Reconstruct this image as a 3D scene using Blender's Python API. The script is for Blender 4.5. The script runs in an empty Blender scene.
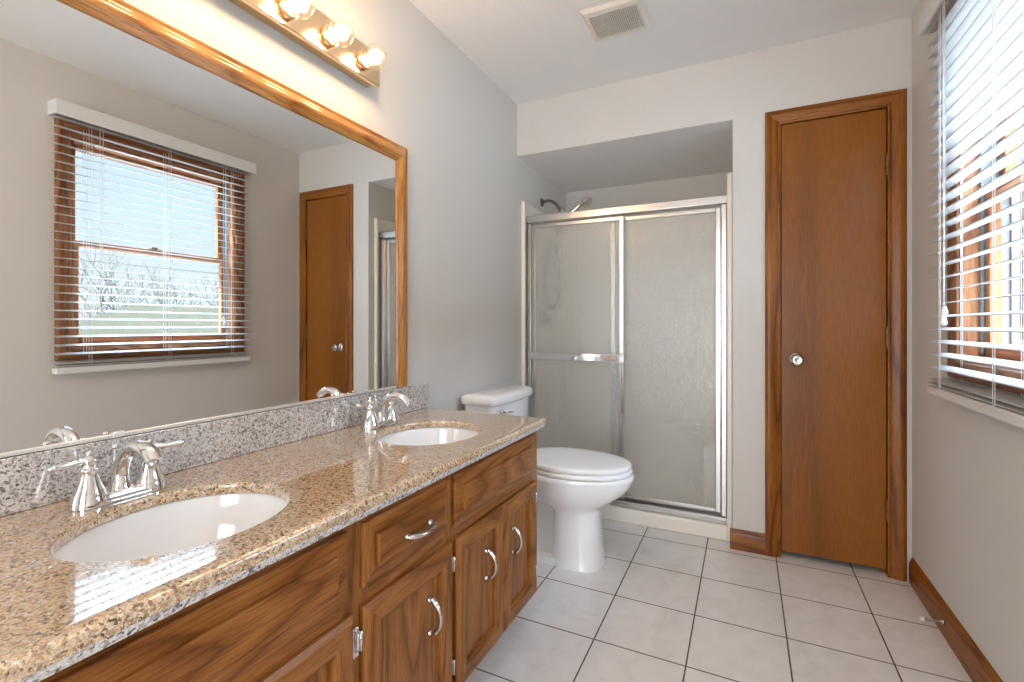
import bpy, bmesh, math, random
from mathutils import Vector, Matrix
sc = bpy.context.scene
COL = sc.collection
PI = math.pi

# ------------------------------------------------------------------ camera
cam_d = bpy.data.cameras.new('camera')
cam = bpy.data.objects.new('camera', cam_d); COL.objects.link(cam)
cam.location = (1.2309, 0.0, 1.0959)
cam.rotation_euler = (PI / 2, 0, 0.4529)
cam_d.sensor_width = 36.0
cam_d.lens = 36.0 * 478.84 / 1024
cam_d.shift_y = -15.39 / 1024
cam_d.clip_start = 0.02
cam_d.clip_end = 500
sc.camera = cam

# ------------------------------------------------------------------ world, sun, lights, exposure
sc.view_settings.view_transform = 'Standard'
sc.view_settings.look = 'None'
sc.view_settings.gamma = 1.0
sc.view_settings.use_curve_mapping = False
sc.view_settings.exposure = 1.04
cy = sc.cycles
cy.use_denoising = True
cy.max_bounces = 14
cy.diffuse_bounces = 7
cy.glossy_bounces = 6
cy.transmission_bounces = 10
cy.transparent_max_bounces = 16
cy.sample_clamp_indirect = 6.0
cy.caustics_reflective = False
cy.caustics_refractive = True
cy.blur_glossy = 0.5

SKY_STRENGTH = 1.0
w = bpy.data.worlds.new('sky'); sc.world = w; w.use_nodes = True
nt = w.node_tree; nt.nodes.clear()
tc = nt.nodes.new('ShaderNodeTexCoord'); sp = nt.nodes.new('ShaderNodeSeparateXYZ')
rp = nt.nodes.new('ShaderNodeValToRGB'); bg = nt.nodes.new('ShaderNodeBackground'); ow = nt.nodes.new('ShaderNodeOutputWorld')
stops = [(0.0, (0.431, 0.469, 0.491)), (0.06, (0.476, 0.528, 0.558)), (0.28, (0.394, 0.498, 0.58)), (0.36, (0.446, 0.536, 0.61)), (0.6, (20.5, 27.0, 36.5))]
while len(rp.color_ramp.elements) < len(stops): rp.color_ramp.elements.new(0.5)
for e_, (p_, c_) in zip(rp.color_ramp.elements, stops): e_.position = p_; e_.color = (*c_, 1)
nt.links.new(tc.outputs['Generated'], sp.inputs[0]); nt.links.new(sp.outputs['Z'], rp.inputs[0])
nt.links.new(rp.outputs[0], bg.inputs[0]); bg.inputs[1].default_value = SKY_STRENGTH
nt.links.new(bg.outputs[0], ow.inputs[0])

def light(name, kind, loc, energy, color, **kw):
    d = bpy.data.lights.new(name, kind); d.energy = energy; d.color = color
    o = bpy.data.objects.new(name, d); COL.objects.link(o); o.location = loc
    for k, v in kw.items():
        if k == 'rot': o.rotation_euler = v
        elif k == 'portal': d.cycles.is_portal = True
        else: setattr(d, k, v)
    return o
def aim(o, direction):
    o.rotation_euler = Vector(direction).to_track_quat('-Z', 'Y').to_euler()
sun = light('sun', 'SUN', (0, -10, 20), 9.0, (1.0, 0.93, 0.82), angle=0.02)
aim(sun, (0.35, 0.75, -0.62))
# portal that guides sky sampling through the bathroom window
win_portal = light('window_portal', 'AREA', (2.02, 1.644, 1.525), 1, (1, 1, 1), shape='RECTANGLE', size=0.86, size_y=1.07, portal=True)
aim(win_portal, (-1, 0, 0))
# added fill light set in the unseen doorway behind the camera
door_fill = light('doorway_fill', 'AREA', (1.02, -1.37, 1.05), 20, (0.95, 0.97, 1.0), shape='RECTANGLE', size=0.92, size_y=1.95)
aim(door_fill, (0, 1, 0.05))
BULB_WATTS = 1.45
BULB_COLOR = (1.0, 0.70, 0.43)

# ------------------------------------------------------------------ materials
def mat(name):
    m = bpy.data.materials.new(name); m.use_nodes = True
    return m, m.node_tree, m.node_tree.nodes['Principled BSDF']
def N(t, kind, **kw):
    n = t.nodes.new(kind)
    for k, v in kw.items():
        if k.startswith('i_'): n.inputs[k[2:].replace('_', ' ')].default_value = v
        else: setattr(n, k, v)
    return n
def ramp(t, stops, interp='LINEAR'):
    n = t.nodes.new('ShaderNodeValToRGB'); cr = n.color_ramp; cr.interpolation = interp
    while len(cr.elements) < len(stops): cr.elements.new(0.5)
    for e, (p, c) in zip(cr.elements, stops):
        e.position = p; e.color = (*c, 1) if len(c) == 3 else c
    return n
def simple(name, color, rough=0.5, metal=0.0, bump=0.0, bscale=200, vary=0.0, coat=0.0):
    m, t, b = mat(name)
    b.inputs['Roughness'].default_value = rough; b.inputs['Metallic'].default_value = metal
    b.inputs['Coat Weight'].default_value = coat
    tc = N(t, 'ShaderNodeTexCoord')
    no = N(t, 'ShaderNodeTexNoise', i_Scale=6.0, i_Detail=3.0)
    t.links.new(tc.outputs['Object'], no.inputs['Vector'])
    a = tuple(c * (1 - vary) for c in color); bb = tuple(min(1, c * (1 + vary)) for c in color)
    r = ramp(t, [(0.3, a), (0.7, bb)])
    t.links.new(no.outputs['Fac'], r.inputs[0]); t.links.new(r.outputs[0], b.inputs['Base Color'])
    if bump:
        n2 = N(t, 'ShaderNodeTexNoise', i_Scale=float(bscale), i_Detail=2.0)
        t.links.new(tc.outputs['Object'], n2.inputs['Vector'])
        bp = N(t, 'ShaderNodeBump', i_Strength=bump, i_Distance=0.001)
        t.links.new(n2.outputs['Fac'], bp.inputs['Height']); t.links.new(bp.outputs[0], b.inputs['Normal'])
    return m
def wood(name, axis, dark, mid, light_, rough=0.36, coat=0.16, bands=19.0, cross=5.5, along=0.55, contrast=1.0, seed=0.0):
    m, t, b = mat(name)
    tc = N(t, 'ShaderNodeTexCoord')
    def stretched(al, cr):
        mp = N(t, 'ShaderNodeMapping')
        s = [cr, cr, cr]; s[axis] = al
        mp.inputs['Scale'].default_value = s
        mp.inputs['Location'].default_value = (seed, seed * 1.7, seed * 0.6)
        t.links.new(tc.outputs['Object'], mp.inputs['Vector']); return mp
    n1 = N(t, 'ShaderNodeTexNoise', i_Scale=1.0, i_Detail=1.0, i_Roughness=0.4)
    t.links.new(stretched(along, cross).outputs[0], n1.inputs['Vector'])
    mu = N(t, 'ShaderNodeMath', operation='MULTIPLY'); mu.inputs[1].default_value = bands
    t.links.new(n1.outputs['Fac'], mu.inputs[0])
    n2 = N(t, 'ShaderNodeTexNoise', i_Scale=1.0, i_Detail=2.0)
    t.links.new(stretched(6.0, 90.0).outputs[0], n2.inputs['Vector'])
    ad = N(t, 'ShaderNodeMath', operation='MULTIPLY_ADD'); ad.inputs[1].default_value = 0.28
    t.links.new(n2.outputs['Fac'], ad.inputs[0]); t.links.new(mu.outputs[0], ad.inputs[2])
    fr = N(t, 'ShaderNodeMath', operation='FRACT'); t.links.new(ad.outputs[0], fr.inputs[0])
    r = ramp(t, [(0.0, dark), (0.10, mid), (0.45, light_), (0.80, mid), (0.93, tuple((a_ + b_) / 2 for a_, b_ in zip(dark, mid))), (1.0, dark)])
    t.links.new(fr.outputs[0], r.inputs[0])
    # pores
    n3 = N(t, 'ShaderNodeTexNoise', i_Scale=1.0, i_Detail=2.0, i_Roughness=0.6)
    t.links.new(stretched(14.0, 420.0).outputs[0], n3.inputs['Vector'])
    pr = ramp(t, [(0.42, (0.38, 0.32, 0.28)), (0.52, (1, 1, 1))])
    t.links.new(n3.outputs['Fac'], pr.inputs[0])
    mx = N(t, 'ShaderNodeMix', data_type='RGBA', blend_type='MULTIPLY')
    mx.inputs['Factor'].default_value = 0.55 * contrast
    t.links.new(r.outputs[0], mx.inputs[6]); t.links.new(pr.outputs[0], mx.inputs[7])
    t.links.new(mx.outputs[2], b.inputs['Base Color'])
    b.inputs['Roughness'].default_value = rough; b.inputs['Coat Weight'].default_value = coat
    b.inputs['Coat Roughness'].default_value = 0.16; b.inputs['Specular IOR Level'].default_value = 0.25
    bp = N(t, 'ShaderNodeBump', i_Strength=0.12, i_Distance=0.0006)
    t.links.new(n3.outputs['Fac'], bp.inputs['Height']); t.links.new(bp.outputs[0], b.inputs['Normal'])
    return m
M = {}
OD, OM, OL = (0.155, 0.050, 0.009), (0.265, 0.094, 0.018), (0.34, 0.134, 0.031)
for ax, nm in ((1, 'oak_y'), (2, 'oak_z'), (0, 'oak_x')):
    M[nm] = wood(nm, ax, OD, OM, OL, seed=3.1 + ax)
DD, DM, DL = (0.12, 0.033, 0.003), (0.265, 0.084, 0.007), (0.325, 0.115, 0.011)
for ax, nm in ((1, 'trim_y'), (2, 'trim_z'), (0, 'trim_x')):
    M[nm] = wood(nm, ax, DD, DM, DL, seed=7.3 + ax, cross=9.0, bands=8)
M['mirror_y'] = wood('mirror_y', 1, (0.36, 0.14, 0.03), (0.52, 0.23, 0.06), (0.60, 0.29, 0.085), rough=0.22, coat=0.6, seed=1.0, cross=8)
M['mirror_z'] = wood('mirror_z', 2, (0.36, 0.14, 0.03), (0.52, 0.23, 0.06), (0.60, 0.29, 0.085), rough=0.22, coat=0.6, seed=2.0, cross=8)
M['door'] = wood('door_veneer', 2, (0.205, 0.063, 0.005), (0.27, 0.090, 0.008), (0.30, 0.106, 0.010), rough=0.34, coat=0.35, bands=3, cross=3, along=0.3, contrast=0.6, seed=5)
M['window_y'] = wood('window_y', 1, (0.18, 0.06, 0.025), (0.33, 0.13, 0.055), (0.42, 0.19, 0.08), seed=4)
M['window_z'] = wood('window_z', 2, (0.18, 0.06, 0.025), (0.33, 0.13, 0.055), (0.42, 0.19, 0.08), seed=6)
M['wall'] = simple('wall_paint', (0.665, 0.645, 0.615), 0.75, bump=0.15, bscale=260, vary=0.01)
M['ceiling'] = simple('ceiling_paint', (0.80, 0.79, 0.78), 0.85, bump=0.1, bscale=150, vary=0.01)
M['dark'] = simple('dark_recess', (0.02, 0.015, 0.012), 0.8)
M['porcelain'] = simple('white_porcelain', (0.88, 0.88, 0.885), 0.07, coat=0.5)
M['plastic'] = simple('white_plastic', (0.86, 0.86, 0.855), 0.22)
M['almond'] = simple('almond_fiberglass', (0.88, 0.84, 0.77), 0.22, vary=0.01)
M['chrome'] = simple('chrome', (0.78, 0.77, 0.77), 0.07, 1.0)
M['nickel'] = simple('satin_nickel', (0.62, 0.60, 0.58), 0.16, 1.0)
M['alu'] = simple('bright_aluminium', (0.60, 0.59, 0.58), 0.28, 1.0)
M['darkmetal'] = simple('dark_chrome', (0.28, 0.28, 0.28), 0.18, 1.0)
M['bronze'] = simple('aged_bronze', (0.20, 0.12, 0.06), 0.35, 0.9)
M['gold'] = simple('polished_gold', (0.93, 0.70, 0.46), 0.16, 1.0)
M['goldside'] = simple('brass_edge', (0.72, 0.48, 0.24), 0.3, 0.9)
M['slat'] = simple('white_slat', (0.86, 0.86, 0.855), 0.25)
def thin(m, k):
    t = m.node_tree; out = t.nodes['Material Output']; b = t.nodes['Principled BSDF']
    tl = N(t, 'ShaderNodeBsdfTranslucent'); tl.inputs[0].default_value = (0.9, 0.92, 0.93, 1)
    ms = N(t, 'ShaderNodeMixShader'); ms.inputs[0].default_value = k
    t.links.new(b.outputs[0], ms.inputs[1]); t.links.new(tl.outputs[0], ms.inputs[2]); t.links.new(ms.outputs[0], out.inputs['Surface'])
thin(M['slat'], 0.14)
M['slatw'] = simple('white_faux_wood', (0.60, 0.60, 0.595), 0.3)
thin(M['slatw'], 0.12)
M['cord'] = simple('white_cord', (0.85, 0.85, 0.84), 0.6)
M['vinyl'] = simple('grey_vinyl', (0.17, 0.185, 0.18), 0.5)
M['rubber'] = simple('white_rubber', (0.75, 0.74, 0.70), 0.6)
M['caulk'] = simple('white_caulk', (0.8, 0.8, 0.79), 0.4)
M['ventw'] = simple('vent_plastic', (0.74, 0.70, 0.62), 0.4)
M['bark'] = simple('bark', (0.050, 0.043, 0.036), 0.9, vary=0.2)
M['lawn'] = simple('winter_lawn', (0.22, 0.21, 0.19), 0.95, vary=0.1)
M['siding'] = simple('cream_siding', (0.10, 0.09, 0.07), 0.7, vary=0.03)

def make_floor():
    m, t, b = mat('floor_tile')
    tc = N(t, 'ShaderNodeTexCoord'); mp = N(t, 'ShaderNodeMapping')
    S = 0.3032
    mp.inputs['Location'].default_value = (-(0.7562 - 10 * S), -(2.5393 - 20 * S), 0)
    t.links.new(tc.outputs['Object'], mp.inputs['Vector'])
    br = N(t, 'ShaderNodeTexBrick', offset=0.0, squash=1.0)
    br.inputs['Scale'].default_value = 1.0
    br.inputs['Brick Width'].default_value = S; br.inputs['Row Height'].default_value = S
    br.inputs['Mortar Size'].default_value = 0.0027; br.inputs['Mortar Smooth'].default_value = 0.15
    t.links.new(mp.outputs[0], br.inputs['Vector'])
    n1 = N(t, 'ShaderNodeTexNoise', i_Scale=9.0, i_Detail=6.0, i_Roughness=0.6, i_Distortion=1.2)
    t.links.new(tc.outputs['Object'], n1.inputs['Vector'])
    r1 = ramp(t, [(0.3, (0.77, 0.755, 0.745)), (0.55, (0.84, 0.83, 0.82)), (0.75, (0.87, 0.865, 0.86))])
    t.links.new(n1.outputs['Fac'], r1.inputs[0])
    mx = N(t, 'ShaderNodeMix', data_type='RGBA')
    t.links.new(br.outputs['Fac'], mx.inputs['Factor']); t.links.new(r1.outputs[0], mx.inputs[6])
    mx.inputs[7].default_value = (0.10, 0.085, 0.07, 1)
    t.links.new(mx.outputs[2], b.inputs['Base Color'])
    rr = N(t, 'ShaderNodeMapRange'); rr.inputs['To Min'].default_value = 0.24; rr.inputs['To Max'].default_value = 0.8
    t.links.new(br.outputs['Fac'], rr.inputs[0]); t.links.new(rr.outputs[0], b.inputs['Roughness'])
    inv = N(t, 'ShaderNodeMath', operation='SUBTRACT'); inv.inputs[0].default_value = 1.0
    t.links.new(br.outputs['Fac'], inv.inputs[1])
    ad = N(t, 'ShaderNodeMath', operation='MULTIPLY_ADD'); ad.inputs[1].default_value = 0.12
    t.links.new(n1.outputs['Fac'], ad.inputs[0]); t.links.new(inv.outputs[0], ad.inputs[2])
    bp = N(t, 'ShaderNodeBump', i_Strength=0.6, i_Distance=0.0015)
    t.links.new(ad.outputs[0], bp.inputs['Height']); t.links.new(bp.outputs[0], b.inputs['Normal'])
    return m
M['floor'] = make_floor()

def make_granite(name, pal, rough, bump, sc1=275.0, sc2=540.0):
    m, t, b = mat(name)
    tc = N(t, 'ShaderNodeTexCoord')
    nz = N(t, 'ShaderNodeTexNoise', i_Scale=120.0, i_Detail=2.0)
    t.links.new(tc.outputs['Object'], nz.inputs['Vector'])
    mxv = N(t, 'ShaderNodeMix', data_type='RGBA'); mxv.inputs['Factor'].default_value = 0.012
    t.links.new(tc.outputs['Object'], mxv.inputs[6]); t.links.new(nz.outputs['Color'], mxv.inputs[7])
    v = N(t, 'ShaderNodeTexVoronoi', feature='F1', i_Scale=sc1)
    t.links.new(mxv.outputs[2], v.inputs['Vector'])
    se = N(t, 'ShaderNodeSeparateColor'); t.links.new(v.outputs['Color'], se.inputs[0])
    r = ramp(t, pal, 'CONSTANT'); t.links.new(se.outputs[0], r.inputs[0])
    v2 = N(t, 'ShaderNodeTexVoronoi', feature='F1', i_Scale=sc2)
    t.links.new(mxv.outputs[2], v2.inputs['Vector'])
    se2 = N(t, 'ShaderNodeSeparateColor'); t.links.new(v2.outputs['Color'], se2.inputs[0])
    r2 = ramp(t, pal, 'CONSTANT'); t.links.new(se2.outputs[1], r2.inputs[0])
    n3 = N(t, 'ShaderNodeTexNoise', i_Scale=8.0, i_Detail=2.0)
    t.links.new(tc.outputs['Object'], n3.inputs['Vector'])
    mr = N(t, 'ShaderNodeMapRange'); mr.inputs['From Min'].default_value = 0.3; mr.inputs['From Max'].default_value = 0.7
    mr.inputs['To Min'].default_value = 0.12; mr.inputs['To Max'].default_value = 0.42
    t.links.new(n3.outputs['Fac'], mr.inputs[0])
    mx = N(t, 'ShaderNodeMix', data_type='RGBA')
    t.links.new(mr.outputs[0], mx.inputs['Factor']); t.links.new(r.outputs[0], mx.inputs[6]); t.links.new(r2.outputs[0], mx.inputs[7])
    t.links.new(mx.outputs[2], b.inputs['Base Color'])
    b.inputs['Roughness'].default_value = rough
    b.inputs['Coat Weight'].default_value = 1.0 if rough < 0.2 else 0.1; b.inputs['Coat Roughness'].default_value = 0.01; b.inputs['Coat IOR'].default_value = 1.75
    if bump:
        bp = N(t, 'ShaderNodeBump', i_Strength=bump, i_Distance=0.003)
        t.links.new(se.outputs[1], bp.inputs['Height']); t.links.new(bp.outputs[0], b.inputs['Normal'])
    return m
PAL = [(0.0, (0.035, 0.026, 0.022)), (0.07, (0.19, 0.11, 0.06)), (0.17, (0.43, 0.26, 0.14)), (0.34, (0.66, 0.45, 0.25)),
       (0.60, (0.74, 0.57, 0.38)), (0.82, (0.80, 0.70, 0.56)), (0.95, (0.42, 0.38, 0.35))]
PAL_COOL_LIT = [(0.0, (0.035, 0.032, 0.035)), (0.10, (0.16, 0.145, 0.14)), (0.20, (0.44, 0.42, 0.41)), (0.34, (0.68, 0.66, 0.65)),
        (0.58, (0.80, 0.79, 0.79)), (0.93, (0.36, 0.34, 0.34))]  # same granite greyed: cool window light on vertical faces put into colour
M['granite'] = make_granite('granite_polished', PAL, 0.10, 0.0)
M['edge_cool_lit'] = make_granite('granite_chiselled_cool_lit', PAL_COOL_LIT, 0.45, 0.9, 200.0, 420.0)  # chiselled edge in the greyed palette, cool light put into its colour
M['splash_cool_lit'] = make_granite('granite_backsplash_cool_lit', PAL_COOL_LIT, 0.14, 0.0)

def make_mirror():
    m, t, b = mat('mirror_glass')
    b.inputs['Base Color'].default_value = (0.90, 0.92, 0.915, 1); b.inputs['Metallic'].default_value = 1
    b.inputs['Roughness'].default_value = 0.0
    return m
M['mirror'] = make_mirror()
M['channel'] = simple('bright_channel', (0.92, 0.92, 0.92), 0.38, 0.7)
def clear_glass(name, tint=(1, 1, 1), f=0.6, glow=0.0):
    m, t, b = mat(name); t.nodes.remove(b); out = t.nodes['Material Output']
    tr = N(t, 'ShaderNodeBsdfTransparent'); tr.inputs[0].default_value = (*tint, 1)
    gl = N(t, 'ShaderNodeBsdfGlossy'); gl.inputs['Roughness'].default_value = 0.01
    lw = N(t, 'ShaderNodeLayerWeight'); lw.inputs['Blend'].default_value = 0.5
    pw = N(t, 'ShaderNodeMath', operation='POWER'); pw.inputs[1].default_value = 3.0
    t.links.new(lw.outputs['Facing'], pw.inputs[0])
    mu = N(t, 'ShaderNodeMath', operation='MULTIPLY_ADD'); mu.inputs[1].default_value = f; mu.inputs[2].default_value = 0.03
    t.links.new(pw.outputs[0], mu.inputs[0])
    ms = N(t, 'ShaderNodeMixShader'); t.links.new(mu.outputs[0], ms.inputs[0])
    t.links.new(tr.outputs[0], ms.inputs[1]); t.links.new(gl.outputs[0], ms.inputs[2])
    last = ms
    if glow:
        tl = N(t, 'ShaderNodeBsdfTranslucent'); tl.inputs[0].default_value = (1.0, 0.93, 0.82, 1)
        m2 = N(t, 'ShaderNodeMixShader'); m2.inputs[0].default_value = glow
        t.links.new(ms.outputs[0], m2.inputs[1]); t.links.new(tl.outputs[0], m2.inputs[2]); last = m2
    t.links.new(last.outputs[0], out.inputs['Surface'])
    return m
M['pane'] = clear_glass('window_glass', (0.97, 0.985, 0.98), 0.25)
M['bulb'] = clear_glass('bulb_glass', (1.0, 0.97, 0.92), 0.5, 0.008)
def rain_glass():
    m, t, b = mat('obscure_rain_glass'); out = t.nodes['Material Output']
    tc = N(t, 'ShaderNodeTexCoord'); mp = N(t, 'ShaderNodeMapping'); mp.inputs['Scale'].default_value = (1.0, 1.0, 0.5)
    t.links.new(tc.outputs['Object'], mp.inputs['Vector'])
    n = N(t, 'ShaderNodeTexNoise', i_Scale=48.0, i_Detail=1.0, i_Distortion=1.4)
    t.links.new(mp.outputs[0], n.inputs['Vector'])
    bp = N(t, 'ShaderNodeBump', i_Strength=1.0, i_Distance=0.005)
    t.links.new(n.outputs['Fac'], bp.inputs['Height'])
    b.inputs['Base Color'].default_value = (0.97, 0.98, 0.97, 1)
    b.inputs['Transmission Weight'].default_value = 1.0; b.inputs['Roughness'].default_value = 0.12
    b.inputs['IOR'].default_value = 1.25
    b.inputs['Coat Weight'].default_value = 1.0; b.inputs['Coat Roughness'].default_value = 0.06; b.inputs['Coat IOR'].default_value = 1.6
    t.links.new(bp.outputs[0], b.inputs['Normal']); t.links.new(bp.outputs[0], b.inputs['Coat Normal'])
    tl = N(t, 'ShaderNodeBsdfTranslucent'); tl.inputs[0].default_value = (0.87, 0.90, 0.92, 1)
    df = N(t, 'ShaderNodeBsdfDiffuse'); df.inputs[0].default_value = (0.87, 0.90, 0.92, 1)
    tr = N(t, 'ShaderNodeBsdfTransparent'); tr.inputs[0].default_value = (0.97, 0.98, 0.97, 1)
    a1 = N(t, 'ShaderNodeMixShader'); a1.inputs[0].default_value = 0.5
    t.links.new(tl.outputs[0], a1.inputs[1]); t.links.new(df.outputs[0], a1.inputs[2])
    a2 = N(t, 'ShaderNodeMixShader'); a2.inputs[0].default_value = 0.28
    t.links.new(b.outputs[0], a2.inputs[1]); t.links.new(a1.outputs[0], a2.inputs[2])
    a3 = N(t, 'ShaderNodeMixShader'); a3.inputs[0].default_value = 0.25
    t.links.new(a2.outputs[0], a3.inputs[1]); t.links.new(tr.outputs[0], a3.inputs[2])
    t.links.new(a3.outputs[0], out.inputs['Surface'])
    return m
M['rain'] = rain_glass()
def emit(name, color, s):
    m, t, b = mat(name)
    b.inputs['Emission Color'].default_value = (*color, 1); b.inputs['Emission Strength'].default_value = s
    b.inputs['Base Color'].default_value = (*color, 1)
    return m
M['filament'] = emit('glowing_filament', (1.0, 0.80, 0.52), 14.0)
def roof_mat():
    m, t, b = mat('roof_shingles')
    tc = N(t, 'ShaderNodeTexCoord'); n = N(t, 'ShaderNodeTexNoise', i_Scale=3.0, i_Detail=8.0)
    t.links.new(tc.outputs['Object'], n.inputs['Vector'])
    r = ramp(t, [(0.3, (0.019, 0.0160, 0.0105)), (0.7, (0.024, 0.020, 0.0135))])
    t.links.new(n.outputs['Fac'], r.inputs[0]); t.links.new(r.outputs[0], b.inputs['Base Color'])
    b.inputs['Roughness'].default_value = 0.9; b.inputs['Specular IOR Level'].default_value = 0.0
    return m
M['roof'] = roof_mat()

def matte(m):
    m.node_tree.nodes['Principled BSDF'].inputs['Specular IOR Level'].default_value = 0.0; return m
for k_ in ('bark', 'lawn', 'siding'): matte(M[k_])
# ------------------------------------------------------------------ mesh helpers
class MB:
    """collects shapes in world coordinates and links them as one mesh object"""
    def __init__(s): s.bm = bmesh.new(); s.mi = 0; s.smooth = set()
    def _faces(s, faces, smooth=False):
        for f in faces:
            f.material_index = s.mi; f.smooth = smooth
    def box(s, x0, x1, y0, y1, z0, z1, bev=0.0, seg=2):
        r = bmesh.ops.create_cube(s.bm, size=1.0)
        vs = r['verts']
        for v in vs:
            v.co = Vector(((x0 + x1) / 2 + v.co.x * (x1 - x0), (y0 + y1) / 2 + v.co.y * (y1 - y0), (z0 + z1) / 2 + v.co.z * (z1 - z0)))
        fs = list({f for v in vs for f in v.link_faces}); s._faces(fs)
        if bev:
            es = list({e for v in vs for e in v.link_edges})
            rr = bmesh.ops.bevel(s.bm, geom=es, offset=bev, segments=seg, profile=0.5, affect='EDGES')
            s._faces(rr['faces'], True)
        return s
    def poly(s, pts, smooth=False):
        f = s.bm.faces.new([s.bm.verts.new(p) for p in pts]); s._faces([f], smooth); return s
    def loft(s, rings, cap0=True, cap1=True, smooth=True, closed=True):
        R = [[s.bm.verts.new(p) for p in ring] for ring in rings]
        n = len(R[0])
        for a, b in zip(R, R[1:]):
            for i in range(n if closed else n - 1):
                j = (i + 1) % n
                s._faces([s.bm.faces.new((a[i], a[j], b[j], b[i]))], smooth)
        if cap0: s._faces([s.bm.faces.new(R[0][::-1])], False)
        if cap1: s._faces([s.bm.faces.new(R[-1])], False)
        return s
    def tube(s, pts, rad, n=12, caps=True, flat=None):
        pts = [Vector(p) for p in pts]
        if not isinstance(rad, (list, tuple)): rad = [rad] * len(pts)
        rings = []; up = None
        for i, p in enumerate(pts):
            d = (pts[min(i + 1, len(pts) - 1)] - pts[max(i - 1, 0)]).normalized()
            if up is None:
                up = Vector((0, 0, 1)) if abs(d.z) < 0.9 else Vector((1, 0, 0))
            a = d.cross(up).normalized(); b = a.cross(d).normalized(); up = b
            fl = flat[i] if flat else 1.0
            rings.append([p + (a * math.cos(t) + b * math.sin(t) * fl) * rad[i] for t in (2 * PI * k / n for k in range(n))])
        return s.loft(rings, caps, caps)
    def lathe(s, prof, origin, axis='z', n=24, cap=True):
        o = Vector(origin); rings = []
        A = {'z': (Vector((1, 0, 0)), Vector((0, 1, 0)), Vector((0, 0, 1))), 'x': (Vector((0, 1, 0)), Vector((0, 0, 1)), Vector((1, 0, 0))),
             'y': (Vector((0, 0, 1)), Vector((1, 0, 0)), Vector((0, 1, 0))), '-y': (Vector((1, 0, 0)), Vector((0, 0, 1)), Vector((0, -1, 0)))}[axis] if isinstance(axis, str) else axis
        for r, h in prof:
            r = max(r, 1e-5)
            rings.append([o + A[2] * h + (A[0] * math.cos(t) + A[1] * math.sin(t)) * r for t in (2 * PI * k / n for k in range(n))])
        return s.loft(rings, cap, cap)
    def sphere(s, c, r, n=16):
        prof = [(r * math.sin(PI * k / n), -r * math.cos(PI * k / n)) for k in range(n + 1)]
        return s.lathe(prof, c, 'z', n * 2)
    def prism(s, poly, axis, a, b, smooth=False):
        """poly: 2D points in the two other axes (in x,y,z order); extruded from a to b along axis"""
        def P(p, h):
            v = [0, 0, 0]; o = [i for i in range(3) if i != axis]
            v[o[0]], v[o[1]] = p; v[axis] = h; return v
        return s.loft([[P(p, a) for p in poly], [P(p, b) for p in poly]], True, True, smooth)
    def done(s, name, mats, parent=None, origin=None, label=None, sharp=None, fix=True):
        if not isinstance(mats, (list, tuple)): mats = [mats]
        if fix: bmesh.ops.recalc_face_normals(s.bm, faces=s.bm.faces)
        off = Vector(parent_world(parent)) if parent else Vector(origin or (0, 0, 0))
        for v in s.bm.verts: v.co -= off
        me = bpy.data.meshes.new(name); s.bm.to_mesh(me); s.bm.free()
        for m_ in mats: me.materials.append(m_)
        if sharp is not None:
            me.set_sharp_from_angle(angle=math.radians(sharp))
        o = bpy.data.objects.new(name, me); COL.objects.link(o)
        if parent: o.parent = parent
        elif origin: o.location = origin
        if label: o['label'] = label
        return o
def parent_world(p):
    v = Vector((0, 0, 0))
    while p is not None:
        v += Vector(p.location); p = p.parent
    return v
def tag(o, label, cat, group=None):
    o['label'] = label; o['category'] = cat
    if group: o['group'] = group
    return o
def thing(name, loc, label, cat, group=None):
    o = bpy.data.objects.new(name, None); COL.objects.link(o); o.location = loc
    o.empty_display_size = 0.05
    return tag(o, label, cat, group)
def struct(o): o['kind'] = 'structure'; return o
def copy_tree(root, delta, label=None):
    c = root.copy(); COL.objects.link(c); c.location = Vector(root.location) + Vector(delta)
    if label: c['label'] = label
    def rec(a, b):
        for ch in list(a.children):
            d = ch.copy(); COL.objects.link(d); d.parent = b; rec(ch, d)
    rec(root, c); return c
def smooth_path(pts, n=8):
    P = [Vector(p) for p in pts]; P = [P[0] * 2 - P[1]] + P + [P[-1] * 2 - P[-2]]; out = []
    for i in range(1, len(P) - 2):
        for k in range(n):
            t = k / n; a, b, c, d = P[i - 1], P[i], P[i + 1], P[i + 2]
            out.append(0.5 * ((2 * b) + (-a + c) * t + (2 * a - 5 * b + 4 * c - d) * t * t + (-a + 3 * b - 3 * c + d) * t ** 3))
    out.append(P[-2]); return out
def lerp_list(vals, m):
    out = []
    for k in range(m):
        t = k / (m - 1) * (len(vals) - 1); i = min(int(t), len(vals) - 2); out.append(vals[i] + (vals[i + 1] - vals[i]) * (t - i))
    return out

# ------------------------------------------------------------------ setting
W, B, H = 1.874, 2.597, 2.421
YF = -1.3
ALX, ALB, SOF = 1.176, 3.48, 2.116
mb = MB(); mb.box(-0.12, W + 0.12, YF - 1.6, ALB + 0.1, -0.12, 0.0); struct(mb.done('floor', M['floor']))
mb = MB(); mb.box(-0.12, W + 0.12, YF - 1.6, B + 0.001, H, H + 0.12); struct(mb.done('ceiling', M['ceiling']))
mb = MB(); mb.box(-0.12, 0.0, YF - 1.6, ALB + 0.12, 0.0, H); struct(mb.done('wall_left', M['wall']))
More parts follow.
